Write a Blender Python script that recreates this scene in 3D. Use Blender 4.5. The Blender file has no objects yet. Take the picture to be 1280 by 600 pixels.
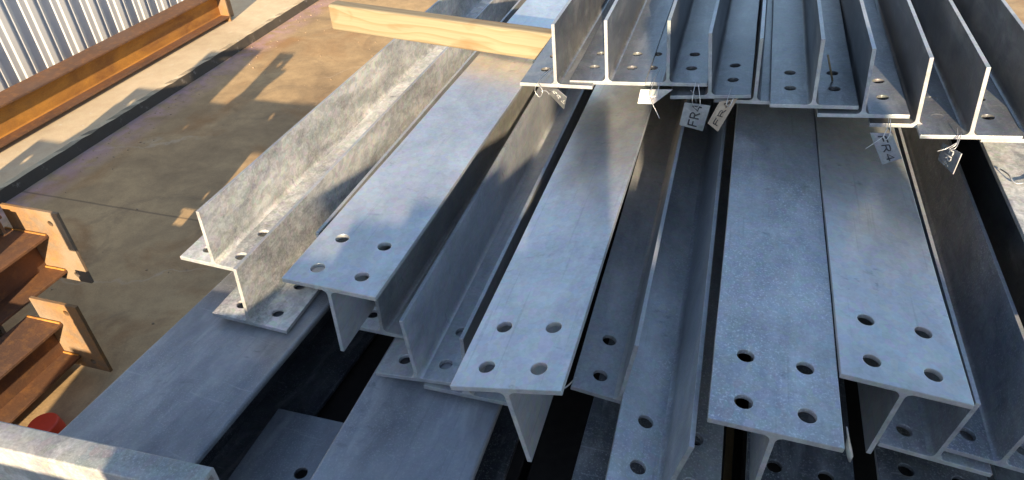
import bpy, bmesh, math, random
from mathutils import Vector, Matrix
random.seed(7)
PI = math.pi
R = math.radians
C = bpy.context.scene.collection
GZ = 1.75                      # eye height above the ground: everything is laid out from the eye point

# ------------------------------------------------------------------ node helpers
class NT:
    def __init__(s, name):
        s.m = bpy.data.materials.new(name); s.m.use_nodes = True
        s.t = s.m.node_tree; s.t.nodes.clear()
        s.out = s.t.nodes.new('ShaderNodeOutputMaterial')
        s.b = s.t.nodes.new('ShaderNodeBsdfPrincipled')
        s.t.links.new(s.b.outputs[0], s.out.inputs[0])
        tc = s.t.nodes.new('ShaderNodeTexCoord'); oi = s.t.nodes.new('ShaderNodeObjectInfo')
        mul = s.t.nodes.new('ShaderNodeMath'); mul.operation = 'MULTIPLY'; mul.inputs[1].default_value = 53.0
        s.t.links.new(oi.outputs['Random'], mul.inputs[0])
        ad = s.t.nodes.new('ShaderNodeVectorMath'); ad.operation = 'ADD'
        s.t.links.new(tc.outputs['Object'], ad.inputs[0]); s.t.links.new(mul.outputs[0], ad.inputs[1])
        s.co = ad.outputs[0]; s.obj = tc.outputs['Object']; s.rand = oi.outputs['Random']
    def lk(s, a, b): s.t.links.new(a, b)
    def mapped(s, sc, src=None, loc=(0, 0, 0)):
        n = s.t.nodes.new('ShaderNodeMapping'); n.inputs['Scale'].default_value = sc; n.inputs['Location'].default_value = loc
        s.lk(src or s.co, n.inputs[0]); return n.outputs[0]
    def noise(s, scale, detail=4, rough=.55, vec=None, dist=0):
        n = s.t.nodes.new('ShaderNodeTexNoise'); n.inputs['Scale'].default_value = scale
        n.inputs['Detail'].default_value = detail; n.inputs['Roughness'].default_value = rough; n.inputs['Distortion'].default_value = dist
        s.lk(vec or s.co, n.inputs['Vector']); return n.outputs[0]
    def vor(s, scale, vec=None, feat='F1', out='Color'):
        n = s.t.nodes.new('ShaderNodeTexVoronoi'); n.feature = feat; n.inputs['Scale'].default_value = scale
        s.lk(vec or s.co, n.inputs['Vector']); return n.outputs[out]
    def ramp(s, v, stops):
        n = s.t.nodes.new('ShaderNodeValToRGB'); e = n.color_ramp.elements
        while len(e) < len(stops): e.new(.5)
        for k, (p, c) in enumerate(stops):
            e[k].position = p; e[k].color = (c, c, c, 1) if not hasattr(c, '__len__') else (*c, 1)
        s.lk(v, n.inputs[0]); return n.outputs[0]
    def mix(s, f, a, b, mode='MIX'):
        n = s.t.nodes.new('ShaderNodeMix'); n.data_type = 'RGBA'; n.blend_type = mode
        for v, i in ((f, 0), (a, 6), (b, 7)):
            if hasattr(v, 'is_output'): s.lk(v, n.inputs[i])
            elif i == 0: n.inputs[0].default_value = v
            else: n.inputs[i].default_value = (v, v, v, 1) if not hasattr(v, '__len__') else (*v, 1)
        return n.outputs[2]
    def math(s, op, a, b=0.0, c=None):
        n = s.t.nodes.new('ShaderNodeMath'); n.operation = op
        for k, v in enumerate((a, b) if c is None else (a, b, c)):
            if hasattr(v, 'is_output'): s.lk(v, n.inputs[k])
            else: n.inputs[k].default_value = v
        return n.outputs[0]
    def bump(s, h, strength=.4, dist=.001):
        n = s.t.nodes.new('ShaderNodeBump'); n.inputs['Strength'].default_value = strength; n.inputs['Distance'].default_value = dist
        s.lk(h, n.inputs['Height']); s.lk(n.outputs[0], s.b.inputs['Normal'])
    def sep(s, v=None):
        n = s.t.nodes.new('ShaderNodeSeparateXYZ'); s.lk(v or s.obj, n.inputs[0]); return n.outputs
    def set(s, col=None, rough=None, metal=None, spec=None):
        for key, v in (('Base Color', col), ('Roughness', rough), ('Metallic', metal), ('Specular IOR Level', spec)):
            if v is None: continue
            if hasattr(v, 'is_output'): s.lk(v, s.b.inputs[key])
            else: s.b.inputs[key].default_value = (*v, 1) if hasattr(v, '__len__') else v
        return s

def galv(name, dark=(.30, .31, .32), light=(.56, .565, .565), metal=.6, rough=.36, bloom=.3, speck=.0, swirl=0.0, spangle=.12, grainy=.13, cloud=.8, mottle=.14):
    s = NT(name)
    big = s.noise(2.2, 5, .6, s.mapped((1.6, .55, 1.6)), .6)
    mid = s.noise(14, 6, .62, s.mapped((1, .35, 1)), .4)
    grain = s.noise(150, 3, .6)
    f = s.math('ADD', s.math('MULTIPLY', big, .65), s.math('MULTIPLY', mid, .4))
    col = s.mix(s.ramp(f, [(.42, 0), (.62, 1)]), dark, light)
    # zinc spangle, very faint
    sp = s.vor(70)
    col = s.mix(spangle, col, s.mix(1.0, col, sp, 'MULTIPLY'))
    # chalky white bloom in patches
    bm_ = s.noise(9, 8, .7, None, 1.2); bm2 = s.noise(2.6, 4, .6)
    blm = s.math('MULTIPLY', s.ramp(bm_, [(.47, 0), (.62, 1)]), s.ramp(bm2, [(.42, 0), (.6, 1)]))
    blf = s.math('MULTIPLY', blm, bloom)
    col = s.mix(blf, col, (.66, .66, .64))
    if speck > 0:
        sk = s.math('MULTIPLY', s.ramp(s.noise(250, 3, .6), [(.57, 0), (.62, 1)]), s.ramp(s.noise(4.0, 5, .65), [(.38, .08), (.60, 1)]))
        sk = s.math('MULTIPLY', sk, speck)
        col = s.mix(sk, col, (.86, .88, .89)); blf = s.math('MAXIMUM', blf, sk)
    if swirl > 0:
        w = s.noise(2.0, 3, .5, s.mapped((1.5, 1.3, 1.5)), 1.9)
        band = s.math('MULTIPLY', s.ramp(w, [(.455, 0), (.475, 1), (.485, .5), (.495, 0)]), s.ramp(s.noise(30, 4, .6), [(.35, .1), (.6, 1)]))
        col = s.mix(s.math('MULTIPLY', band, swirl), col, (.09, .10, .125))
    # handling scuffs: thin dark scratches along the length and dirty smears
    sc = s.ramp(s.noise(9, 2, .5, s.mapped((14, .35, 14))), [(.66, 0), (.70, 1)])
    col = s.mix(s.math('MULTIPLY', sc, .15), col, (.12, .125, .13))
    sc2 = s.ramp(s.noise(7, 3, .5, s.mapped((1.5, 16, 1.5)), 1.0), [(.67, 0), (.71, 1)])
    col = s.mix(s.math('MULTIPLY', sc2, .22), col, (.62, .63, .63))
    sm = s.ramp(s.noise(30, 5, .65, s.mapped((1, 1.5, 1)), .3), [(.58, 0), (.76, 1)])
    sm = s.math('MULTIPLY', sm, s.ramp(s.noise(5.5, 2, .5, s.mapped((1, 1, 1), None, (4, 2, 7))), [(.50, 0), (.66, 1)]))
    col = s.mix(s.math('MULTIPLY', sm, .8), col, (.15, .16, .18))
    dst = s.ramp(s.noise(3.1, 7, .7, None, .4), [(.5, 0), (.68, 1)])
    col = s.mix(s.math('MULTIPLY', dst, .28), col, (.46, .42, .36))
    # a little lighter where grain is proud
    col = s.mix(grainy, col, s.ramp(grain, [(.3, .1), (.7, .9)]), 'OVERLAY')
    tint = s.mix(s.rand, (.84, .86, .90), (1.0, .985, .95)); col = s.mix(1.0, col, tint, 'MULTIPLY')
    cl = s.ramp(s.noise(4.2, 6, .6, s.mapped((1.3, .7, 1.3)), 1.6), [(.40, 0), (.60, 1)])
    k_ = s.math('ADD', .14 * cloud, s.math('MULTIPLY', s.rand, .32 * cloud))
    col = s.mix(s.math('MULTIPLY', cl, k_), col, s.mix(1.0, col, (.45, .47, .52), 'MULTIPLY'))
    run = s.ramp(s.noise(11, 4, .6, s.mapped((2.0, .4, 2.0)), .5), [(.55, 0), (.68, 1)])
    col = s.mix(s.math('MULTIPLY', run, .16), col, (.70, .71, .71))
    mo = s.ramp(s.noise(34, 5, .62, s.mapped((1, .7, 1)), .7), [(.46, 0), (.57, 1)])
    col = s.mix(s.math('MULTIPLY', mo, mottle), col, s.mix(1.0, col, (.62, .635, .65), 'MULTIPLY'))
    r = s.math('ADD', s.math('ADD', rough - .09, s.math('MULTIPLY', mid, .2)), s.math('MULTIPLY', blf, .28))
    mt = s.math('MULTIPLY', s.math('SUBTRACT', 1.0, blf), metal)
    s.set(col, r, mt, .5)
    h = s.math('ADD', s.math('MULTIPLY', grain, .35), s.math('ADD', s.math('MULTIPLY', mid, .7), s.math('MULTIPLY', bm_, .5)))
    s.bump(h, .32, .0016)
    return s.m

def rust(name, a=(.40, .17, .045), b=(.13, .065, .04), c=(.23, .20, .18), scale_amt=.5, fleck=.6):
    s = NT(name)
    n1 = s.noise(6, 7, .65, s.mapped((1.2, .5, 1.2)), .5); n2 = s.noise(32, 5, .65); n3 = s.noise(180, 3, .6)
    col = s.mix(s.ramp(n1, [(.38, 0), (.62, 1)]), b, a)
    col = s.mix(s.math('MULTIPLY', s.ramp(n2, [(.5, 0), (.66, 1)]), fleck), col, (.46, .22, .06))
    col = s.mix(s.math('MULTIPLY', s.ramp(s.noise(3.3, 5, .6), [(.48, 0), (.6, 1)]), scale_amt), col, c)
    col = s.mix(.25, col, n3, 'OVERLAY')
    s.set(col, .78, .05, .3); s.bump(s.math('ADD', n2, n3), .5, .0012)
    return s.m

def plain(name, col, rough=.6, metal=0.0, var=.12, scale=40, bump=.2):
    s = NT(name); n = s.noise(scale, 5, .6); n2 = s.noise(scale * .12, 4, .6)
    k = s.math('ADD', s.math('MULTIPLY', n, .5), s.math('MULTIPLY', n2, .5))
    c = s.mix(s.ramp(k, [(.3, 0), (.7, 1)]), tuple(x * (1 - var) for x in col), tuple(min(1, x * (1 + var)) for x in col))
    s.set(c, rough, metal); s.bump(n, bump, .001); return s.m

def timber(name, a=(.285, .24, .155), b=(.25, .185, .105), knots=True):
    s = NT(name)
    bend = s.noise(2.2, 2, .5, s.mapped((1.0, 2, 2)))
    x, y, z = s.sep(s.mapped((1, 1, 1)))
    k = s.math('ADD', s.math('MULTIPLY', z, 26.0), s.math('ADD', s.math('MULTIPLY', y, 34.0), s.math('MULTIPLY', bend, 5.0)))
    ring = s.math('FRACT', k)
    col = s.mix(s.ramp(ring, [(0, .0), (.6, .25), (.93, 1), (1, .0)]), a, b)
    big = s.ramp(s.noise(5, 3, .5, s.mapped((1.0, 2.2, 2.2)), .6), [(.56, 0), (.68, 1)])
    col = s.mix(s.math('MULTIPLY', big, .75), col, (b[0] * .92, b[1] * .74, b[2] * .62))
    fine = s.noise(220, 3, .6, s.mapped((.02, 1, 1)))
    col = s.mix(.18, col, fine, 'OVERLAY')
    s.set(col, .72, 0, .3); s.bump(fine, .35, .001); return s.m

M = {}
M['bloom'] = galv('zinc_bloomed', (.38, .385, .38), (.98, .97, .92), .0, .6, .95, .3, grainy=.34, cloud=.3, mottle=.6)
M['smooth'] = galv('zinc_smooth', (.58, .585, .595), (.76, .755, .74), .6, .31, .16, .06)
M['speck'] = galv('zinc_speckled', (.36, .38, .41), (.60, .61, .62), .45, .34, .3, .6)
M['stack'] = galv('zinc_stack_shaded', (.125, .132, .145), (.27, .275, .28), .4, .32, .2, .12)  # shade between the stacked webs is put into this darker zinc colour
M['inner'] = galv('zinc_inner', (.38, .39, .40), (.62, .62, .61), .3, .38, .3, .12)
M['dull'] = galv('zinc_dull', (.26, .275, .305), (.44, .455, .48), .35, .38, .15, .5, .3)
M['plate'] = galv('zinc_plate', (.24, .255, .29), (.40, .415, .44), .35, .36, .10, .2, grainy=.05, spangle=.05, mottle=.1)
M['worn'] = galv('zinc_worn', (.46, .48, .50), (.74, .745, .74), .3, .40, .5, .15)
M['lower'] = galv('zinc_lower_shaded', (.08, .085, .095), (.17, .175, .185), .35, .45, .2, .3)  # zinc darkened for parts deep in the stack: shade in the base colour
M['bearer'] = galv('zinc_bearer', (.32, .325, .325), (.46, .455, .44), .1, .5, .8, .25, grainy=.2)
M['edge'] = galv('zinc_sawn_end', (.33, .345, .36), (.55, .56, .57), .2, .42, .3, .1)
M['wire'] = plain('wire_zinc', (.55, .55, .55), .4, .8)
M['tag'] = galv('zinc_tag', (.20, .215, .24), (.34, .35, .36), .3, .42, .2)
M['tagrust'] = plain('tag_brown', (.42, .33, .25), .6, .1, .25)
M['ink'] = plain('ink_black', (.02, .02, .025), .5)
M['bead'] = plain('weld_bead', (.62, .62, .60), .45, .5)
M['rust'] = rust('rust_orange', (.56, .26, .05), (.30, .13, .04), (.30, .18, .09), .15, fleck=.35)
M['rustdark'] = rust('rust_brown', (.20, .095, .048), (.125, .070, .047), (.16, .11, .09), .3, fleck=.25)
M['rustplate'] = rust('rust_mill_plate', (.28, .155, .065), (.19, .135, .09), (.27, .22, .165), .75, fleck=.3)
M['under'] = plain('gap_shade_steel', (.035, .028, .025), .7, .1, .4)  # near-black so gaps under the stack read as shade
M['timber'] = timber('pine_timber')
M['timberold'] = timber('grey_timber', (.36, .29, .21), (.26, .2, .14))
M['hoard'] = timber('shade_hoarding_timber', (.42, .35, .27), (.34, .27, .2))
M['grit'] = plain('grit_mixed', (.44, .32, .21), .85, 0, .5, 30)
M['red'] = plain('red_plastic', (.80, .07, .03), .45)

def fence_mat():
    s = NT('cladding_paint'); n = s.noise(6, 4, .6, s.mapped((1, 1, .4))); n2 = s.noise(60, 3, .6)
    z = s.sep()[2]
    col = s.mix(s.ramp(n, [(.3, 0), (.7, 1)]), (.50, .52, .545), (.60, .61, .615))
    dirt = s.math('MULTIPLY', s.ramp(z, [(.0, 1), (.35, 0)]), s.ramp(n2, [(.35, .2), (.7, 1)]))
    col = s.mix(s.math('MULTIPLY', dirt, .35), col, (.40, .36, .30))
    s.set(col, .38, .15); s.bump(n2, .08, .001); return s.m
M['fence'] = fence_mat()

def ground_mat():
    s = NT('yard_concrete'); p = s.obj
    a = s.noise(.55, 6, .62, p, .5); b = s.noise(2.4, 6, .65, p, .8); c = s.noise(14, 5, .65, p); d = s.noise(130, 3, .7, p)
    f = s.math('ADD', s.math('MULTIPLY', a, .6), s.math('MULTIPLY', b, .45))
    col = s.mix(s.ramp(f, [(.36, 0), (.66, 1)]), (.27, .185, .105), (.60, .42, .225))
    rs = s.ramp(s.noise(1.7, 5, .6, s.mapped((1, 1, 1), p, (3.1, 5.2, 0)), .9), [(.52, 0), (.66, 1)])
    col = s.mix(s.math('MULTIPLY', rs, .7), col, (.37, .20, .085))                 # rust-stained concrete
    dk = s.ramp(s.noise(2.3, 6, .62, s.mapped((1, 1, 1), p, (8.1, 1.2, 0)), 1.2), [(.55, 0), (.70, 1)])
    col = s.mix(s.math('MULTIPLY', dk, .45), col, (.14, .11, .08))                 # damp dark patches
    col = s.mix(.30, col, c, 'OVERLAY'); col = s.mix(.22, col, d, 'OVERLAY')
    x, y, z = s.sep(p)
    # pink marking-paint dust in a band along the kerb
    band = s.math('SUBTRACT', x, -3.15)
    pk = s.math('MULTIPLY', s.ramp(band, [(0, .9), (.06, 1), (.15, .5), (.22, 0)]), s.ramp(s.noise(9, 5, .7, p, .5), [(.36, 0), (.58, 1)]))
    col = s.mix(s.math('MULTIPLY', pk, .62), col, (.52, .32, .38))
    # a saw-cut joint across the slab and pale hairline scratches
    j = s.math('ABSOLUTE', s.math('SUBTRACT', s.math('ADD', y, s.math('MULTIPLY', b, .012)), 2.02))
    col = s.mix(s.math('MULTIPLY', s.ramp(j, [(.003, 1), (.007, 0)]), .55), col, (.09, .07, .055))
    ed = s.t.nodes.new('ShaderNodeTexVoronoi'); ed.feature = 'DISTANCE_TO_EDGE'; ed.inputs['Scale'].default_value = .8
    wv = s.t.nodes.new('ShaderNodeVectorMath'); wv.operation = 'ADD'
    nz = s.t.nodes.new('ShaderNodeTexNoise'); nz.inputs['Scale'].default_value = 1.5; nz.inputs['Detail'].default_value = 5
    s.lk(p, nz.inputs['Vector']); s.lk(p, wv.inputs[0]); s.lk(nz.outputs['Color'], wv.inputs[1]); s.lk(wv.outputs[0], ed.inputs['Vector'])
    ck = s.math('MULTIPLY', s.ramp(ed.outputs['Distance'], [(.0015, 1), (.006, 0)]), s.ramp(s.noise(.9, 2, .5, p), [(.48, 0), (.56, 1)]))
    col = s.mix(s.math('MULTIPLY', ck, .35), col, (.62, .52, .42))
    s.set(col, s.math('ADD', .68, s.math('MULTIPLY', b, .2)), 0, .3)
    s.bump(s.math('ADD', c, s.math('MULTIPLY', d, .6)), .45, .004); return s.m
M['ground'] = ground_mat()

def ledge_mat():
    s = NT('ledge_concrete'); p = s.obj
    a = s.noise(1.1, 6, .6, p, .4); c = s.noise(16, 5, .65, p); d = s.noise(140, 3, .7, p)
    col = s.mix(s.ramp(a, [(.35, 0), (.65, 1)]), (.60, .475, .31), (.78, .63, .43))
    col = s.mix(.25, col, c, 'OVERLAY'); col = s.mix(.2, col, d, 'OVERLAY')
    x, y, z = s.sep(p)
    sp = s.math('MULTIPLY', s.ramp(s.noise(26, 3, .6, p), [(.66, 0), (.72, 1)]), s.ramp(x, [(0, 1), (1, 1)]))
    col = s.mix(s.math('MULTIPLY', sp, .5), col, (.72, .68, .6))
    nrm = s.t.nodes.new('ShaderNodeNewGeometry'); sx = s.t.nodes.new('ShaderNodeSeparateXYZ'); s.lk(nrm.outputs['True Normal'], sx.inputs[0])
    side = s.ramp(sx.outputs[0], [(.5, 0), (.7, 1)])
    col = s.mix(s.math('MULTIPLY', side, .92), col, s.mix(s.ramp(c, [(.6, 0), (.7, 1)]), (.055, .05, .046), (.22, .20, .18)))  # upright kerb face darkened: its shade is put into the colour
    s.set(col, .8, 0, .25); s.bump(s.math('ADD', c, d), .45, .003); return s.m
M['ledge'] = ledge_mat()

# ------------------------------------------------------------------ object helpers
def obj(name, bm, mat, parent=None, bevel=0.0, seg=2, angle=38):
    me = bpy.data.meshes.new(name); bm.normal_update(); bm.to_mesh(me); bm.free()
    o = bpy.data.objects.new(name, me); C.objects.link(o)
    if mat: me.materials.append(M[mat] if isinstance(mat, str) else mat)
    if parent: o.parent = parent
    if bevel:
        md = o.modifiers.new('bevel', 'BEVEL'); md.width = bevel; md.segments = seg; md.limit_method = 'ANGLE'
        md.angle_limit = R(angle); md.harden_normals = False
    return o
def thing(name, label, cat, loc, rot=(0, 0, 0), group=None):
    o = bpy.data.objects.new(name, None); C.objects.link(o); o.empty_display_size = .1
    o.location = (loc[0], loc[1], loc[2] + GZ); o.rotation_euler = rot
    o['label'] = label; o['category'] = cat
    if group: o['group'] = group
    return o
def tag(o, label, cat, group=None):
    o['label'] = label; o['category'] = cat
    if group: o['group'] = group
    return o
def at(o, loc, rot=(0, 0, 0)):
    o.location = (loc[0], loc[1], loc[2] + GZ); o.rotation_euler = rot; return o
def box(bm, x0, x1, y0, y1, z0, z1):
    vs = [bm.verts.new((x, y, z)) for x in (x0, x1) for y in (y0, y1) for z in (z0, z1)]
    for f in ((0, 1, 3, 2), (4, 6, 7, 5), (0, 4, 5, 1), (2, 3, 7, 6), (0, 2, 6, 4), (1, 5, 7, 3)): bm.faces.new([vs[i] for i in f])
    return vs
def prism(bm, prof, ys, smooth=()):
    """closed profile (x,z) swept along y through the stations ys; small wander keeps rolled edges from being ruler-straight"""
    rings = []
    for k, y in enumerate(ys):
        rings.append([bm.verts.new((x, y, z)) for x, z in prof])
    n = len(prof)
    for a, b in zip(rings, rings[1:]):
        for i in range(n):
            f = bm.faces.new((a[i], a[(i + 1) % n], b[(i + 1) % n], b[i]))
            if i in smooth: f.smooth = True
    bm.faces.new(list(reversed(rings[0]))) ; bm.faces.new(rings[-1])
    bmesh.ops.recalc_face_normals(bm, faces=bm.faces)
    return rings
def holed_plate(bm, loops_outer, holes, t, seg=22):
    """flat plate outline in xy with round holes, thickness t in +z"""
    es = []; ov = [bm.verts.new((x, y, 0)) for x, y in loops_outer]
    for i in range(len(ov)): es.append(bm.edges.new((ov[i], ov[(i + 1) % len(ov)])))
    for hx, hy, hr in holes:
        hv = [bm.verts.new((hx + hr * math.cos(2 * PI * k / seg), hy + hr * math.sin(2 * PI * k / seg), 0)) for k in range(seg)]
        for i in range(seg): es.append(bm.edges.new((hv[i], hv[(i + 1) % seg])))
    bmesh.ops.triangle_fill(bm, use_beauty=True, use_dissolve=False, edges=es)
    ret = bmesh.ops.extrude_face_region(bm, geom=list(bm.faces))
    vs = [e for e in ret['geom'] if isinstance(e, bmesh.types.BMVert)]
    bmesh.ops.translate(bm, verts=vs, vec=(0, 0, t))
    bmesh.ops.recalc_face_normals(bm, faces=bm.faces)
    for f in bm.faces:
        c = f.calc_center_median()
        if abs(f.normal.z) < .3 and any((c.x - hx) ** 2 + (c.y - hy) ** 2 < (hr * 1.02) ** 2 for hx, hy, hr in holes): f.smooth = True
def tube(bm, pts, r, seg=8):
    pts = [Vector(p) for p in pts]; rings = []
    for i, p in enumerate(pts):
        d = (pts[min(i + 1, len(pts) - 1)] - pts[max(i - 1, 0)]).normalized()
        a = d.orthogonal().normalized() if i == 0 else (rings_a - d * rings_a.dot(d)).normalized()
        rings_a = a; b = d.cross(a); rr = r[i] if hasattr(r, '__len__') else r
        rings.append([bm.verts.new(p + (a * math.cos(2 * PI * k / seg) + b * math.sin(2 * PI * k / seg)) * rr) for k in range(seg)])
    for a, b in zip(rings, rings[1:]):
        for k in range(seg):
            f = bm.faces.new((a[k], a[(k + 1) % seg], b[(k + 1) % seg], b[k])); f.smooth = True
    bm.faces.new(list(reversed(rings[0]))); bm.faces.new(rings[-1])
def smooth_path(pts, n=6):
    P = [Vector(p) for p in pts]; out = []
    for i in range(len(P) - 1):
        p0, p1, p2, p3 = P[max(i - 1, 0)], P[i], P[i + 1], P[min(i + 2, len(P) - 1)]
        for k in range(n):
            t = k / n
            out.append(.5 * ((2 * p1) + (p2 - p0) * t + (2 * p0 - 5 * p1 + 4 * p2 - p3) * t * t + (3 * p1 - p0 - 3 * p2 + p3) * t ** 3))
    out.append(P[-1]); return out

# ------------------------------------------------------------------ steel tees
def flange_bm(W, t, holes, L):
    bm = bmesh.new(); n = 26; left = []; right = []
    ph = [random.uniform(0, 6.28) for _ in range(4)]
    def wob(y, a): return .0006 * math.sin(y * 3.1 + a) + .0004 * math.sin(y * 9.3 + a * 2) + random.uniform(-.00025, .00025)
    ys = [L * (k / n) ** 1.5 for k in range(n + 1)]
    left = [(-W / 2 + wob(y, ph[0]), y) for y in ys]; right = [(W / 2 + wob(y, ph[1]), y) for y in ys]
    holed_plate(bm, left + right[::-1], [(x, y, r) for x, y, r in holes], t)
    return bm
def web_bm(H, t, tw, L, fil=.011):
    z0 = t - .001; prof = []
    hw = tw / 2
    prof += [(-hw - fil, z0)]
    # right side up
    prof = [(hw + fil * 1.0, z0)]
    for k in range(1, 6):
        a = PI / 2 * k / 5; prof.append((hw + fil - fil * math.sin(a), t + fil - fil * math.cos(a)))
    prof += [(hw, H), (-hw, H)]
    for k in range(5, -1, -1):
        a = PI / 2 * k / 5; prof.append((-hw - fil + fil * math.sin(a), (t + fil - fil * math.cos(a)) if k else z0))
    n = 16; ys = [L * (k / n) ** 1.5 for k in range(n + 1)]
    bm = bmesh.new(); N = len(prof)
    prism(bm, prof, ys, smooth=set(range(0, 5)) | set(range(8, N - 1)))
    # mill wander along the web tip
    p1 = random.uniform(0, 6); 
    for v in bm.verts:
        if v.co.z > H - .002: v.co.z += .0007 * math.sin(v.co.y * 2.7 + p1) + random.uniform(-.0003, .0003); v.co.x += .0008 * math.sin(v.co.y * 1.9 + p1)
    return bm
def ends(o, H=None):
    me = o.data; me.materials.append(M['edge'])
    for p in me.polygons:
        if p.normal.y < -.9 and p.center.y < .01: p.material_index = 1
        elif H and p.normal.z > .9 and p.center.z > H - .004: p.material_index = 1
        elif not H and abs(p.normal.x) > .9 and abs(p.center.x) > .08: p.material_index = 1
def tee(label, loc, rot, mat, inv=False, W=.2, H=.173, t=.0108, tw=.0085, g=.096, ws=(.049, .152), hr=.0146, L=5.0, group=None, holes=True, name='steel_tee', extra=()):
    ry = R(rot[1]) + (PI if inv else 0)
    r = thing(name, label, 'steel beam', loc, (R(rot[0]), ry, R(rot[2])), group)
    hs = [(sx * g / 2, w, hr) for sx in (-1, 1) for w in ws] if holes else []
    ends(obj('flange', flange_bm(W, t, hs + list(extra), L), mat, r, .0013))
    ends(obj('web', web_bm(H, t, tw, L), mat, r, .0011), H)
    return r
GM = 'galvanised tee beams in the main layer'
GT = 'galvanised tee beams in the upper stack'
GL = 'galvanised tee beams in the shadowed lower layer'
# main layer, left to right; web-up and web-down tees nested into each other
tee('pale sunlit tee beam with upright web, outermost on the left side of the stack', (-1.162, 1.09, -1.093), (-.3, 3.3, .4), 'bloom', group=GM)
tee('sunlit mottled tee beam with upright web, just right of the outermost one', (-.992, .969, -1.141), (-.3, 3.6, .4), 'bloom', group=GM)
tee('tee beam set back with only its web edge showing beside the blue shaded flange end', (-.842, 1.105, -1.112), (0, 0, 0), 'inner', group=GM, holes=False)
tee('flat-topped tee beam with a four-hole end half sunlit half blue shade, leftmost flat one', (-.676, .878, -.879), (.1, 1.2, -.5), 'smooth', inv=True, W=.206, H=.178, g=.099, group=GM)
tee('tee beam tucked under the right edge of the leftmost flat flange, dark web face', (-.655, 1.003, -1.122), (0, 0, -.3), 'inner', group=GM)
tee('tee beam with angular upright web end between the two left flat flanges', (-.525, .899, -1.129), (-.1, -5.3, .7), 'worn', group=GM)
tee('tee beam whose narrow web edge shows along the left side of the tilted flat flange', (-.41, .893, -1.139), (0, 0, .4), 'inner', group=GM, holes=False)
tee('tilted flat-topped tee beam with a pointed web hanging below its four-hole end', (-.269, .731, -.889), (.6, -12.8, .3), 'smooth', inv=True, H=.186, group=GM)
tee('tee beam with bright web top, flange half hidden under the tilted flat flange', (-.101, .926, -1.100), (.5, 8.2, .4), 'inner', group=GM)
tee('steeply rolled tee beam with upright web reaching the bottom edge at centre', (.005, .724, -1.094), (.1, 11.9, .7), 'speck', group=GM)
tee('wide white-speckled flat-topped tee beam, front end lowest with four holes', (.157, .751, -.885), (0, 2.2, .2), 'speck', inv=True, group=GM)
tee('flat-topped tee beam with smooth grey top and four holes, right of the speckled one', (.359, .899, -.890), (.3, 5, .2), 'smooth', inv=True, group=GM)
tee('tee beam whose leaning web meets the right corner of the smooth grey flat end', (.482, .978, -1.142), (.3, 7, .2), 'dull', group=GM)
tee('dark tee beam with swirly stained web face, right of the smooth grey flat top', (.590, .990, -1.133), (.1, 6.9, -.3), 'dull', group=GM)
tee('dark shaded tee beam with plain web between swirly stained beam and sunlit flat top', (.700, 1.06, -1.128), (0, 5, 0), 'stack', group=GM)
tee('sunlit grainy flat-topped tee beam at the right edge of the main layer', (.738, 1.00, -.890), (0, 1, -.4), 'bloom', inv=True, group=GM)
# upper stack, left to right
top = [((-.407, 1.638, -.774), (.1, -2.7, -.3), 'leftmost tee beam of the upper stack, resting on the pine timber'),
       ((-.277, 1.656, -.762), (.1, -3.7, .1), 'second tee beam of the upper stack, sunlit spot on its flange end'),
       ((-.126, 1.666, -.755), (.1, -4.2, .1), 'third tee beam of the upper stack, above the lettered FR4 tag'),
       ((-.020, 1.656, -.774), (-.1, -6.9, -.5), 'fourth tee beam of the upper stack, above the brown tag'),
       ((.087, 1.673, -.785), (.2, -3.9, -.6), 'fifth tee beam of the upper stack, two dark holes beside its web'),
       ((.215, 1.625, -.760), (.2, -4.6, -.3), 'sixth tee beam of the upper stack, thin pale stick against its web'),
       ((.324, 1.621, -.770), (.3, -5.2, 0), 'seventh tee beam of the upper stack, first with a sunlit triangle on its flange'),
       ((.441, 1.627, -.785), (0, -5.5, -.6), 'eighth tee beam of the upper stack, bright web edge, above the embossed tag'),
       ((.538, 1.575, -.775), (.2, -5.9, .1), 'ninth tee beam of the upper stack, last whole web end on the right'),
       ((.665, 1.60, -.782), (.1, -5.5, .2), 'tenth tee beam of the upper stack, web end cut by the right picture edge'),
       ((.79, 1.60, -.785), (.1, -5.5, .2), 'tee beam at the far right of the upper stack')]
for k, (l, r, lab) in enumerate(top):
    if k == 10: continue
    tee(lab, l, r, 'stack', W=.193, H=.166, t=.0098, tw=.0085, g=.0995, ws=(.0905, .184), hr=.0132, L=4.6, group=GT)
# lower layer under the right half, in shade
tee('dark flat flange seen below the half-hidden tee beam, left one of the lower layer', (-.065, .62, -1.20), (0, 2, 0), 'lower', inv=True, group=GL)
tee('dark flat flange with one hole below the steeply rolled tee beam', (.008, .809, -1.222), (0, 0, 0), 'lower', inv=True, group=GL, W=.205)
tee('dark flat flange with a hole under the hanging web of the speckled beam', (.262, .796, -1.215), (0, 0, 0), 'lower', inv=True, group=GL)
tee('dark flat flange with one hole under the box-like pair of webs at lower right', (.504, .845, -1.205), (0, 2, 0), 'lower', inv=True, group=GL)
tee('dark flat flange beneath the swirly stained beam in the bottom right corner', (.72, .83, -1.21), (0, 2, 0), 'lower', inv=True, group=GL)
# short dark flange lying between the two wide box sections
o = tee('dark flat flange with one hole in the gap between the two wide smooth beams', (-.797, .873, -1.30), (0, 1.5, 180), 'plate', inv=True, L=.6, group=None, holes=False, extra=((.048, .147, .0146),))

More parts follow.
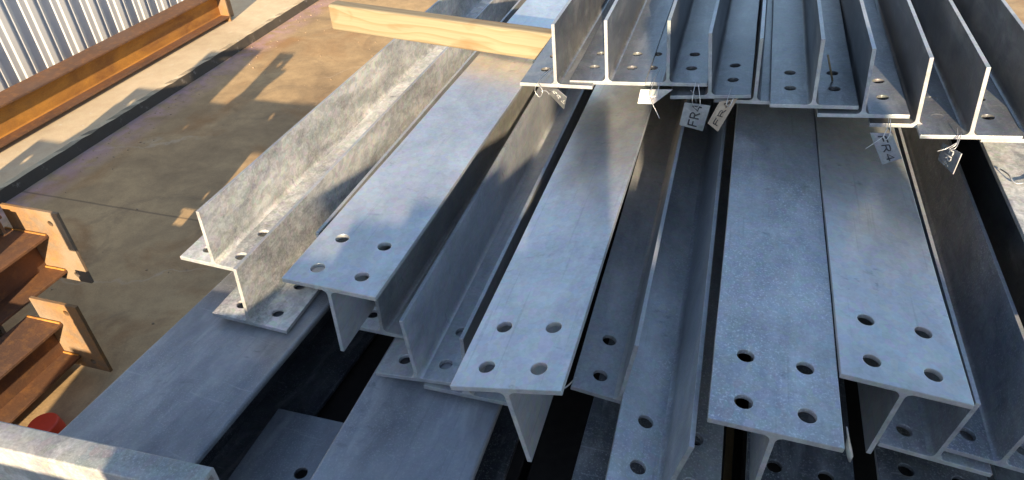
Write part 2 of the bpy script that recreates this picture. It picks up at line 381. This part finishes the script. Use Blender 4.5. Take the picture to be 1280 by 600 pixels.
# wide box sections that carry the layer
def box_section(label, loc, rz, W, H, L, mat, rad=.014, group=None, name='box_section', rot=None):
    r = thing(name, label, 'box section', loc, rot or (0, 0, R(rz)), group)
    def ring(w, h, rd, inset=0):
        pr = []
        for cx, cz, a0 in ((w / 2 - rd, -rd, 0), (-w / 2 + rd, -rd, 90), (-w / 2 + rd, -h + rd, 180), (w / 2 - rd, -h + rd, 270)):
            for k in range(6):
                a = R(a0 + 90 * k / 5); pr.append((cx + rd * math.cos(a), cz + rd * math.sin(a) - inset))
        return pr
    bm = bmesh.new(); ou = ring(W, H, rad); inn = ring(W - .018, H - .018, rad * .55, .009)
    n = len(ou); st = [L * k / 10 for k in range(11)]
    ro = [[bm.verts.new((x, y, z)) for x, z in ou] for y in st]; ri = [[bm.verts.new((x, y, z)) for x, z in inn] for y in (0, L)]
    for a, b in zip(ro, ro[1:]):
        for i in range(n):
            f = bm.faces.new((a[i], b[i], b[(i + 1) % n], a[(i + 1) % n])); f.smooth = True
    for i in range(n):
        f = bm.faces.new((ri[0][i], ri[0][(i + 1) % n], ri[1][(i + 1) % n], ri[1][i])); f.smooth = True
        bm.faces.new((ro[0][i], ro[0][(i + 1) % n], ri[0][(i + 1) % n], ri[0][i]))
        bm.faces.new((ro[-1][i], ri[1][i], ri[1][(i + 1) % n], ro[-1][(i + 1) % n]))
    bmesh.ops.recalc_face_normals(bm, faces=bm.faces)
    b = obj('tube_wall', bm, mat, r)
    return r
GB = 'wide smooth I-beams under the tee beams'
def wide_beam(label, x, y, z, rz, W, H, L):
    r = thing('wide_flange_beam', label, 'steel beam', (x, y, z - H), (0, 0, R(rz)), GB)
    for zz, mt in ((H - .017, 'plate'), (0, 'lower')):
        bm = bmesh.new(); prism(bm, [(-W/2, zz), (W/2, zz), (W/2, zz + .017), (-W/2, zz + .017)], [L * k / 12 for k in range(13)]); obj('flange', bm, mt, r, .006, 4)
    bm = bmesh.new(); prism(bm, [(-.006, .016), (.006, .016), (.006, H - .016), (-.006, H - .016)], [L * k / 12 for k in range(13)]); obj('web', bm, 'lower', r)
    return r
wide_beam('wide smooth flat-topped steel beam running under the two sunlit tee beams at left', -1.075, .12, -1.153, -3.6, .325, .26, 5)
wide_beam('wide smooth flat-topped steel beam under the angular web end, left of centre', -.486, .15, -1.150, .4, .302, .26, 5)
# the cross-piece lying on the left box section in the foreground
br = box_section('pale galvanised cross piece in the bottom left corner, half sunlit', (-.726, .503, -.998), 0, .052, .15, 1.14, 'bearer', rad=.004, name='cross_piece', rot=(0, 0, R(92.6)))

bm = bmesh.new()  # unseen crib added below the cross piece to keep sun off the slab
for k in range(4): box(bm, -.30, .175, -.045, .045, .151 * k, .151 * k + .147)
for v in bm.verts: v.co.x += random.uniform(-.004, .004)
o = at(obj('shade_crib', bm, 'timberold', None, .004), (-1.44, .46, -1.754)); tag(o, 'unseen grey timber crib added under the pale cross piece to shade the ground', 'timber')
# darkness below: rusty lower beams in near-black shade colour, sleepers on the ground
def isect(W, H, tf, tw, L, n=8):
    bm = bmesh.new()
    p = [(-W/2, 0), (W/2, 0), (W/2, tf), (tw/2, tf), (tw/2, H - tf), (W/2, H - tf), (W/2, H), (-W/2, H), (-W/2, H - tf), (-tw/2, H - tf), (-tw/2, tf), (-W/2, tf)]
    prism(bm, p, [L * k / n for k in range(n + 1)]); return bm
def i_parts(root, W, H, tf, tw, L, mat_f, mat_w):
    for z in (0, H - tf):
        bm = bmesh.new(); prism(bm, [(-W/2, z), (W/2, z), (W/2, z + tf), (-W/2, z + tf)], [L * k / 10 for k in range(11)]); obj('flange', bm, mat_f, root, .002)
    bm = bmesh.new(); f = .008; z0, z1 = tf - .001, H - tf + .001
    pr = [(tw/2 + f, z0), (tw/2 + f*.3, z0 + f*.3), (tw/2, z0 + f), (tw/2, z1 - f), (tw/2 + f*.3, z1 - f*.3), (tw/2 + f, z1)]
    pr = pr + [(-x, z) for x, z in reversed(pr)]
    prism(bm, pr, [L * k / 10 for k in range(11)]); obj('web', bm, mat_w, root)
GR = 'brown steel beams in the dark under the stack'
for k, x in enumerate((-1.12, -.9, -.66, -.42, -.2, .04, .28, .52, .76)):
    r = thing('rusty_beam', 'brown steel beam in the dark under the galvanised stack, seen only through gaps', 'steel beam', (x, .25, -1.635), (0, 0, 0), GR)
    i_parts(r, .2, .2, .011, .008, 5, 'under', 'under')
for k, y in enumerate((1.05, 2.9, 4.7)):
    bm = bmesh.new(); box(bm, -1.3, 1.0, -.05, .05, 0, .113); o = at(obj('timber_sleeper', bm, 'timberold', None, .004), (0, y, -1.75))
    tag(o, 'grey timber sleeper on the ground under the lowest beams', 'timber', 'timber sleepers under the stack')
for y in (1.6, 3.3):
    bm = bmesh.new(); box(bm, -.25, 1.0, -.045, .045, 0, .042); o = at(obj('timber_bearer', bm, 'timberold', None, .004), (0, y, -1.433))
    tag(o, 'grey timber bearer across the lowest beams inside the stack', 'timber', 'timber bearers inside the stack')

# pine timber spacer under the upper stack
bm = bmesh.new(); box(bm, 0, 1.0, 0, .055, 0, .092)
tm = obj('timber_spacer', bm, 'timber', None, .010, 3); at(tm, (-1.357, 2.147, -.874), (0, 0, R(-8.6)))
tag(tm, 'sunlit yellow pine timber lying across the beams under the upper stack', 'timber')

# ------------------------------------------------------------------ tags with wires
GLY = {'F': [[(0, 0), (0, 1)], [(0, 1), (.6, 1)], [(0, .52), (.48, .52)]],
       'R': [[(0, 0), (0, 1)], [(0, 1), (.4, 1), (.56, .88), (.56, .68), (.4, .54), (0, .54)], [(.28, .54), (.6, 0)]],
       '4': [[(.45, 0), (.45, 1), (0, .32), (.65, .32)]]}
def strokes(bm, text, P, width, ox, oy, h, adv, lift):
    x = ox
    for ch in text:
        for st in GLY[ch]:
            pts = [(x + a * h, oy + b * h) for a, b in st]
            tube(bm, [P(a, b, lift) for a, b in pts], width, 6)
        x += adv
def steel_tag(label, quad, mat, text, textmat, wire_pts, tw=.0022, ori='up', width=.0011, lift=.0012, h=None):
    """quad: four corners TL,TR,BR,BL (points in space)"""
    Q = [Vector((x, y, z + GZ)) for x, y, z in quad]
    nrm = (Q[1] - Q[0]).cross(Q[3] - Q[0]).normalized()
    if nrm.y > 0: nrm = -nrm                                     # towards the open side
    c = sum(Q, Vector()) / 4
    bm = bmesh.new(); fr = [bm.verts.new(q - c) for q in Q]; bk = [bm.verts.new(q - c - nrm * tw) for q in Q]
    bm.faces.new(fr); bm.faces.new(list(reversed(bk)))
    for i in range(4): bm.faces.new((fr[i], bk[i], bk[(i + 1) % 4], fr[(i + 1) % 4]))
    bmesh.ops.recalc_face_normals(bm, faces=bm.faces)
    o = obj('steel_tag', bm, mat, None, .0006); o.location = c; tag(o, label, 'tag', 'steel tags wired to the upper stack')
    if text:
        TL, TR, BR, BL = [q - c for q in Q]
        def P(a, b, l):      # a: reading direction 0..1, b: letter-up direction 0..1
            if ori == 'up': s, t_ = 1 - b, a              # reads from the bottom edge to the top, letter tops to the left
            else: s, t_ = b, 1 - a                        # reads from the top edge downwards, letter tops to the right
            bot = BL.lerp(BR, s); tp = TL.lerp(TR, s); return bot.lerp(tp, t_) + nrm * l
        bm = bmesh.new(); hh = h or .36
        strokes(bm, text, P, width, .12, .30, hh, .30, lift * .3); obj('lettering', bm, textmat, o)
    bm = bmesh.new()
    for wp in wire_pts: tube(bm, smooth_path([Vector((x, y, z + GZ)) - c for x, y, z in wp]), .0009, 6)
    if wire_pts: obj('tie_wire', bm, 'wire', o)
    return o
S = .965
def q(*pts): return [tuple(v * S for v in p) for p in pts]
steel_tag('small pale steel tag lettered FR4 hanging below the third and fourth webs', q((-.081, 1.69, -.806), (-.016, 1.69, -.808), (-.026, 1.68, -.877), (-.087, 1.68, -.866)), 'tag', 'FR4', 'ink',
          [q((-.060, 1.70, -.752), (-.062, 1.675, -.79), (-.052, 1.684, -.815), (-.042, 1.68, -.80), (-.054, 1.70, -.755)), q((-.052, 1.684, -.80), (-.058, 1.67, -.775), (-.068, 1.66, -.758))], ori='up', width=.0017)
steel_tag('small brown edge-on steel tag beside the lettered FR4 tag', q((.005, 1.70, -.800), (.048, 1.73, -.800), (.012, 1.70, -.884), (-.016, 1.67, -.848)), 'tagrust', 'FR4', 'ink',
          [q((.028, 1.73, -.772), (.022, 1.70, -.80), (.03, 1.705, -.812), (.038, 1.72, -.79))], ori='up')
steel_tag('embossed grey steel tag hanging under the eighth upright web', q((.356, 1.655, -.822), (.403, 1.655, -.818), (.438, 1.64, -.873), (.400, 1.64, -.895)), 'tag', 'FR4', 'ink',
          [q((.392, 1.70, -.785), (.390, 1.655, -.80), (.384, 1.64, -.82), (.392, 1.64, -.828), (.398, 1.65, -.815), (.394, 1.67, -.79)), q((.386, 1.645, -.822), (.372, 1.635, -.832), (.352, 1.63, -.852))], ori='down', width=.0016)
steel_tag('embossed steel tag with a bright right edge hanging under the ninth web', [tuple(v*S*f for v in p) for p, f in (((.502, 1.62, -.811), 1.02), ((.548, 1.62, -.834), .965), ((.547, 1.62, -.889), .955), ((.506, 1.62, -.856), 1.01))], 'tag', 'FR4', 'bead',
          [q((.530, 1.65, -.785), (.528, 1.61, -.803), (.516, 1.605, -.818), (.526, 1.60, -.81), (.536, 1.63, -.79)), q((.528, 1.61, -.803), (.508, 1.60, -.815), (.492, 1.60, -.824))], ori='down', width=.0016)
steel_tag('dark tilted steel tag hanging under the leftmost beam of the upper stack', [tuple(v*S*f for v in p) for p, f in (((-.450, 1.69, -.807), 1.02), ((-.415, 1.69, -.804), .985), ((-.390, 1.69, -.824), .975), ((-.397, 1.69, -.86), 1.01))], 'tag', 'FR4', 'bead',
          [q((-.452, 1.80, -.79), (-.458, 1.74, -.787), (-.47, 1.69, -.79), (-.476, 1.685, -.812), (-.462, 1.682, -.826), (-.455, 1.684, -.808), (-.47, 1.70, -.79), (-.46, 1.76, -.786), (-.447, 1.82, -.79)),
           q((-.46, 1.684, -.81), (-.445, 1.684, -.808), (-.435, 1.68, -.815))], ori='down', width=.0012)
steel_tag('pale sunlit steel tag wired under the second beam of the upper stack', q((-.196, 1.70, -.786), (-.115, 1.71, -.783), (-.160, 1.70, -.824), (-.200, 1.69, -.822)), 'inner', None, None,
          [q((-.158, 1.76, -.752), (-.165, 1.70, -.764), (-.166, 1.665, -.79), (-.155, 1.66, -.81), (-.136, 1.65, -.838)), q((-.15, 1.76, -.75), (-.148, 1.70, -.757), (-.152, 1.67, -.785), (-.165, 1.668, -.80))])
bm = bmesh.new(); tube(bm, smooth_path([(-.022, 0, .0), (-.008, 0, .012), (.008, .01, .022), (.022, .02, .04)]), .0016, 6)
tag(at(obj('wire_offcut', bm, 'wire'), (-.215, .93, -1.115)), 'thin loose wire poking out below the tilted flat flange end', 'wire')
bm = bmesh.new(); tube(bm, smooth_path([(0, .06, .002), (.004, .02, .012), (.014, 0, .004), (.032, 0, .006), (.05, .02, .004), (.08, .07, .003), (.10, .12, .003)]), .0018, 6)
tag(at(obj('wire_curl', bm, 'wire'), (.652, 1.60, -.886)), 'pale curl of wire on the sunlit flat top at the right edge', 'wire')
bm = bmesh.new(); tube(bm, [(0, 0, 0), (-.026, -.01, .068)], .0024, 6)
tag(at(obj('thin_stick', bm, 'timber'), (.262, 1.76, -.745)), 'thin pale stick leaning against the sixth upright web', 'stick')
bm = bmesh.new(); tube(bm, [(-.012, 0, .07), (-.004, 0, .045), (.0, -.004, .028), (.006, -.01, .012), (.008, -.012, 0)], [.0012, .002, .005, .005, .0015], 8)
tag(at(obj('zinc_drip', bm, 'inner'), (.290, .845, -1.015)), 'lumpy drip of zinc between the speckled and smooth flat beam ends', 'zinc drip')

# ------------------------------------------------------------------ rusty beams with end plates at the left
def rusty_end_beam(label, x, y, ztop, plate, W, H, L, holes, group, yaw=0, name='rusty_beam', off=0):
    """plate: (x0,x1,z0,z1) about the beam centre line and its top"""
    r = thing(name, label, 'steel beam', (x, y, ztop), (0, 0, R(180 + yaw)), group)
    sub = bpy.data.objects
    for z in (-.011, -H):
        bm = bmesh.new(); prism(bm, [(-W/2, z), (W/2, z), (W/2, z + .011), (-W/2, z + .011)], [.013 + (L - .013) * k / 10 for k in range(11)]); obj('flange', bm, 'rustdark', r, .002)
    bm = bmesh.new(); prism(bm, [(-.005, -H + .010), (.005, -H + .010), (.005, -.010), (-.005, -.010)], [.013 + (L - .013) * k / 10 for k in range(11)]); obj('web', bm, 'rustdark', r)
    x0, x1, z0, z1 = plate
    bm = bmesh.new(); holed_plate(bm, [(-x1, z0), (-x0, z0), (-x0, z1), (-x1, z1)], [(-hx, hz, .011) for hx, hz in holes], .012)
    bmesh.ops.transform(bm, matrix=Matrix(((1, 0, 0, 0), (0, 0, 1, 0), (0, 1, 0, 0), (0, 0, 0, 1))), verts=bm.verts)
    bmesh.ops.recalc_face_normals(bm, faces=bm.faces)
    obj('end_plate', bm, 'rustplate', r, .0015)
    # fillet welds between flange and plate
    bm = bmesh.new(); tube(bm, [(-W/2 + .004 + k * (W - .008) / 8, .016, .001 + random.uniform(-.001, .001)) for k in range(9)], .004, 6)
    tube(bm, [(-W/2 + .004 + k * (W - .008) / 8, .016, -H + .012 + random.uniform(-.001, .001)) for k in range(9)], .004, 6); obj('weld', bm, 'rust', r)
    return r
GE = 'rusty beams with bolted end plates at the left'
rusty_end_beam('rusty beam with a bolt-holed end plate, upper one of the pair at left', -2.198, 1.366, -1.349, (-.06, .18, -.199, .1), .186, .164, 2.2, ((.131, .052), (.129, -.169)), GE)
rusty_end_beam('rusty beam with an orange streaked end plate, lower one of the pair at left', -2.010, 1.16, -1.528, (-.018, .170, -.208, .088), .145, .16, 2.2, ((.115, .052), (.115, -.17)), GE)
lab = 'rusty beam with a holed end plate, unseen beyond the left picture edge, built for its shadow'
for x, y, zt, x1 in ((-3.016, .62, -1.194, .25), (-2.908, 1.046, -1.128, .25), (-2.749, 1.238, -1.018, .25), (-2.365, 1.326, -1.049, .112)):
    rusty_end_beam(lab, x + .11, y, zt - .07, (-.11, x1 - .11, -.50, .07), .09, .15, 2.0, ((-.04, .02), (-.04, -.3)), GE)
for x in (-2.27, -2.53, -2.79):  # extra beams added out of view, tall plates fill the ground shade
    rusty_end_beam(lab, x, 1.10, -1.22, (-.14, .12, -.52, .02), .2, .25, 2.0, ((.06, -.06), (.06, -.4)), GE)
# spacer blocks for those beams; the narrow last one added to stop stray sun
for (x, y, z0, z1, hw) in ((-2.27, .75, -1.75, -1.514, .14), (-2.02, .45, -1.75, -1.690, .17), (-2.055, .75, -1.526, -1.40, .045)):
    bm = bmesh.new(); box(bm, -hw, hw, -.05, .05, z0, z1); o = at(obj('timber_block', bm, 'timberold', None, .003), (x, y, 0)); tag(o, 'unseen short grey timber block among the rusty end-plate beams, for support and shade', 'timber', 'timber blocks under rusty beams')
# the long rusty beam in front of the cladding
r = thing('rusty_long_beam', 'long orange rusty I-beam lying on the ledge in front of the white cladding', 'steel beam', (-3.495, -2.0, -1.648))
i_parts(r, .15, .185, .012, .008, 6.13, 'rustdark', 'rust')
bm = bmesh.new(); box(bm, -.075, .075, 6.131, 6.145, -.028, .20); obj('end_plate', bm, 'rustplate', r, .002)
bm = bmesh.new(); box(bm, .02, .03, 6.146, 6.24, -.026, .12); obj('cleat', bm, 'rustplate', r, .002)
for y in (.2, 1.0):
    bm = bmesh.new(); box(bm, -.05, .05, -.03, .03, 0, .03); o = at(obj('timber_packer', bm, 'timberold', None, .002), (-3.47, y, -1.678)); tag(o, 'thin timber packer under the long rusty beam on the ledge', 'timber', 'timber packers under the long beam')
# small things on the ground
bm = bmesh.new(); bmesh.ops.create_cone(bm, cap_ends=True, segments=40, radius1=.05, radius2=.045, depth=.05); bmesh.ops.translate(bm, verts=bm.verts, vec=(0, 0, .026))
o = at(obj('red_cap', bm, 'red', None, .006, 3), (-1.855, .892, -1.75)); tag(o, 'red plastic cap on the ground behind the pale cross piece', 'plastic cap')
bm = bmesh.new()
for k in range(900):                       # crumbs of concrete and slag on the slab, thickest along the kerb
    if k < 520: x = -3.13 + abs(random.gauss(0, .10)); y = random.uniform(1.2, 6.5)
    else: x = random.uniform(-3.1, -1.3); y = random.uniform(.9, 6.5)
    r = random.choice((.0012, .0015, .0015, .002, .002, .003, .0045)); c0 = Vector((x, y, r * .4))
    m = Matrix.Translation(c0) @ Matrix.Rotation(random.uniform(0, 6.28), 4, 'Z') @ Matrix.Diagonal((random.uniform(.7, 1.6), 1, random.uniform(.5, .9), 1))
    bmesh.ops.create_icosphere(bm, subdivisions=1, radius=r, matrix=m)
o = at(obj('grit', bm, 'grit'), (0, 0, -1.75)); o['label'] = 'fine grit and concrete crumbs scattered on the slab and along the kerb'; o['category'] = 'grit'; o['kind'] = 'stuff'

# ------------------------------------------------------------------ white cladding wall
def cladding():
    r = thing('cladding_wall', 'white ribbed steel cladding wall behind the long rusty beam', 'wall', (-3.80, -2.0, -1.672))
    per = .195; prof = [(0, 0), (.040, 0), (.046, .010), (.082, .010), (.087, .019), (.122, .0225), (.148, .004), (.153, .018), (.163, .018), (.188, 0)]
    k = 0; y = 0
    for sh in range(14):
        bm = bmesh.new(); cols = []
        for j in range(5):
            for a, d in prof: cols.append((y + a, d))
            y += per
        cols.append((y, 0))
        va = [bm.verts.new((d, yy, 0)) for yy, d in cols]; vb = [bm.verts.new((d, yy, 2.6)) for yy, d in cols]
        for i in range(len(cols) - 1): bm.faces.new((va[i], va[i + 1], vb[i + 1], vb[i]))
        o = obj('cladding_sheet', bm, 'fence', r)
        md = o.modifiers.new('bevel', 'BEVEL'); md.width = .003; md.segments = 2; md.limit_method = 'ANGLE'; md.angle_limit = R(20)
        for p in o.data.polygons: p.use_smooth = False
    return r
cladding()

# ------------------------------------------------------------------ setting: slab, ledge
bm = bmesh.new(); vs = [bm.verts.new(v) for v in ((-3.16, -60, 0), (300, -60, 0), (300, 400, 0), (-3.16, 400, 0))]; bm.faces.new(vs)
bm2 = bmesh.new()
gr = obj('ground', bm, 'ground'); gr['kind'] = 'structure'
bm = bmesh.new()
ys = [-60] + [-2 + .06 * k for k in range(170)] + [30, 400]
prev = None
for y in ys:
    j = (random.uniform(-.004, .004), random.uniform(-.003, .002)) if -2 < y < 10 else (0, 0)
    row = [bm.verts.new((x, y, z)) for x, z in ((-300, .072), (-3.30, .072), (-3.168 + j[0], .072), (-3.152 + j[0] * .7, .062 + j[1]), (-3.146, -.01))]
    if prev:
        for i in range(4): bm.faces.new((prev[i], row[i], row[i + 1], prev[i + 1]))
    prev = row
bmesh.ops.recalc_face_normals(bm, faces=bm.faces)
for f in bm.faces:
    if f.normal.z < -.2: f.normal_flip()
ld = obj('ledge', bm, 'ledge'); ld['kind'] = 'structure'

# ------------------------------------------------------------------ paling hoarding added behind the eye point, outline shaped to shade the stack
hd = thing('shade_hoarding', 'unseen paling hoarding added behind the viewer to shade the stack', 'fence', (0, -1.2, -1.75))
pal = [(-1.75, -1.0), (-1.22, -.59), (-.82, -.49), (-.73, -.30), (-.64, -.28), (-.52, -.24), (-.40, -.215), (-.30, -.22), (-.24, -.265), (-.13, -.10), (-.09, -.05), (.05, -.27), (.105, -.27), (.16, .18), (.22, .34), (.42, .38), (.56, .30), (.64, .05), (.69, -.01), (.76, -.32), (.85, -.32), (1.1, -.32), (1.5, -.32), (2.0, -.32)]
bm = bmesh.new()
for (s0, z), (s1, _) in zip(pal, pal[1:]):
    box(bm, s0 + .236, s1 + .236, -.009, .009, 0, z + 1.75)
obj('paling', bm, 'hoard', hd)
bm = bmesh.new(); box(bm, -.57, 2.2, -.06, -.012, .5, .6); box(bm, -.57, 2.2, -.06, -.012, 1.15, 1.25); obj('rail', bm, 'hoard', hd)

# ------------------------------------------------------------------ light, sky, camera
d = Vector((-.190, .98, -.272)).normalized()
sun = bpy.data.lights.new('sun', 'SUN'); sun.energy = 12.5; sun.angle = R(.5); sun.color = (1.0, .79, .52)
so = bpy.data.objects.new('sun', sun); C.objects.link(so); so.rotation_euler = d.to_track_quat('-Z', 'Y').to_euler()
w = bpy.data.worlds.new('World'); bpy.context.scene.world = w; w.use_nodes = True
nt = w.node_tree; bg = nt.nodes['Background']; sky = nt.nodes.new('ShaderNodeTexSky'); sky.sky_type = 'NISHITA'
sky.sun_disc = False; sky.sun_elevation = math.asin(-d.z); sky.sun_rotation = math.atan2(-d.x, -d.y)
sky.altitude = 50; sky.air_density = 1.0; sky.dust_density = .3; sky.ozone_density = 2.0
hs = nt.nodes.new('ShaderNodeHueSaturation'); hs.inputs['Saturation'].default_value = .88; hs.inputs['Value'].default_value = 1.04
nt.links.new(sky.outputs[0], hs.inputs['Color']); nt.links.new(hs.outputs[0], bg.inputs[0]); bg.inputs[1].default_value = .29
cam = bpy.data.cameras.new('camera'); co = bpy.data.objects.new('camera', cam); C.objects.link(co)
A = [[0.956458283780996, -0.25265510490415793, -0.14612648409025902], [0.2896175987807248, 0.759500640242269, 0.5824778312932353], [-0.03618283934683532, -0.5994365482996948, 0.7996040436987226]]
mw = Matrix(((A[0][0], A[0][2], -A[0][1], 0), (A[1][0], A[1][2], -A[1][1], 0), (A[2][0], A[2][2], -A[2][1], GZ), (0, 0, 0, 1)))
co.matrix_world = mw; cam.sensor_width = 36; cam.lens = 873.78 / 1280 * 36; cam.clip_start = .02; cam.clip_end = 1000
sc = bpy.context.scene; sc.camera = co
sc.view_settings.view_transform = 'Standard'; sc.view_settings.look = 'None'; sc.view_settings.exposure = 0
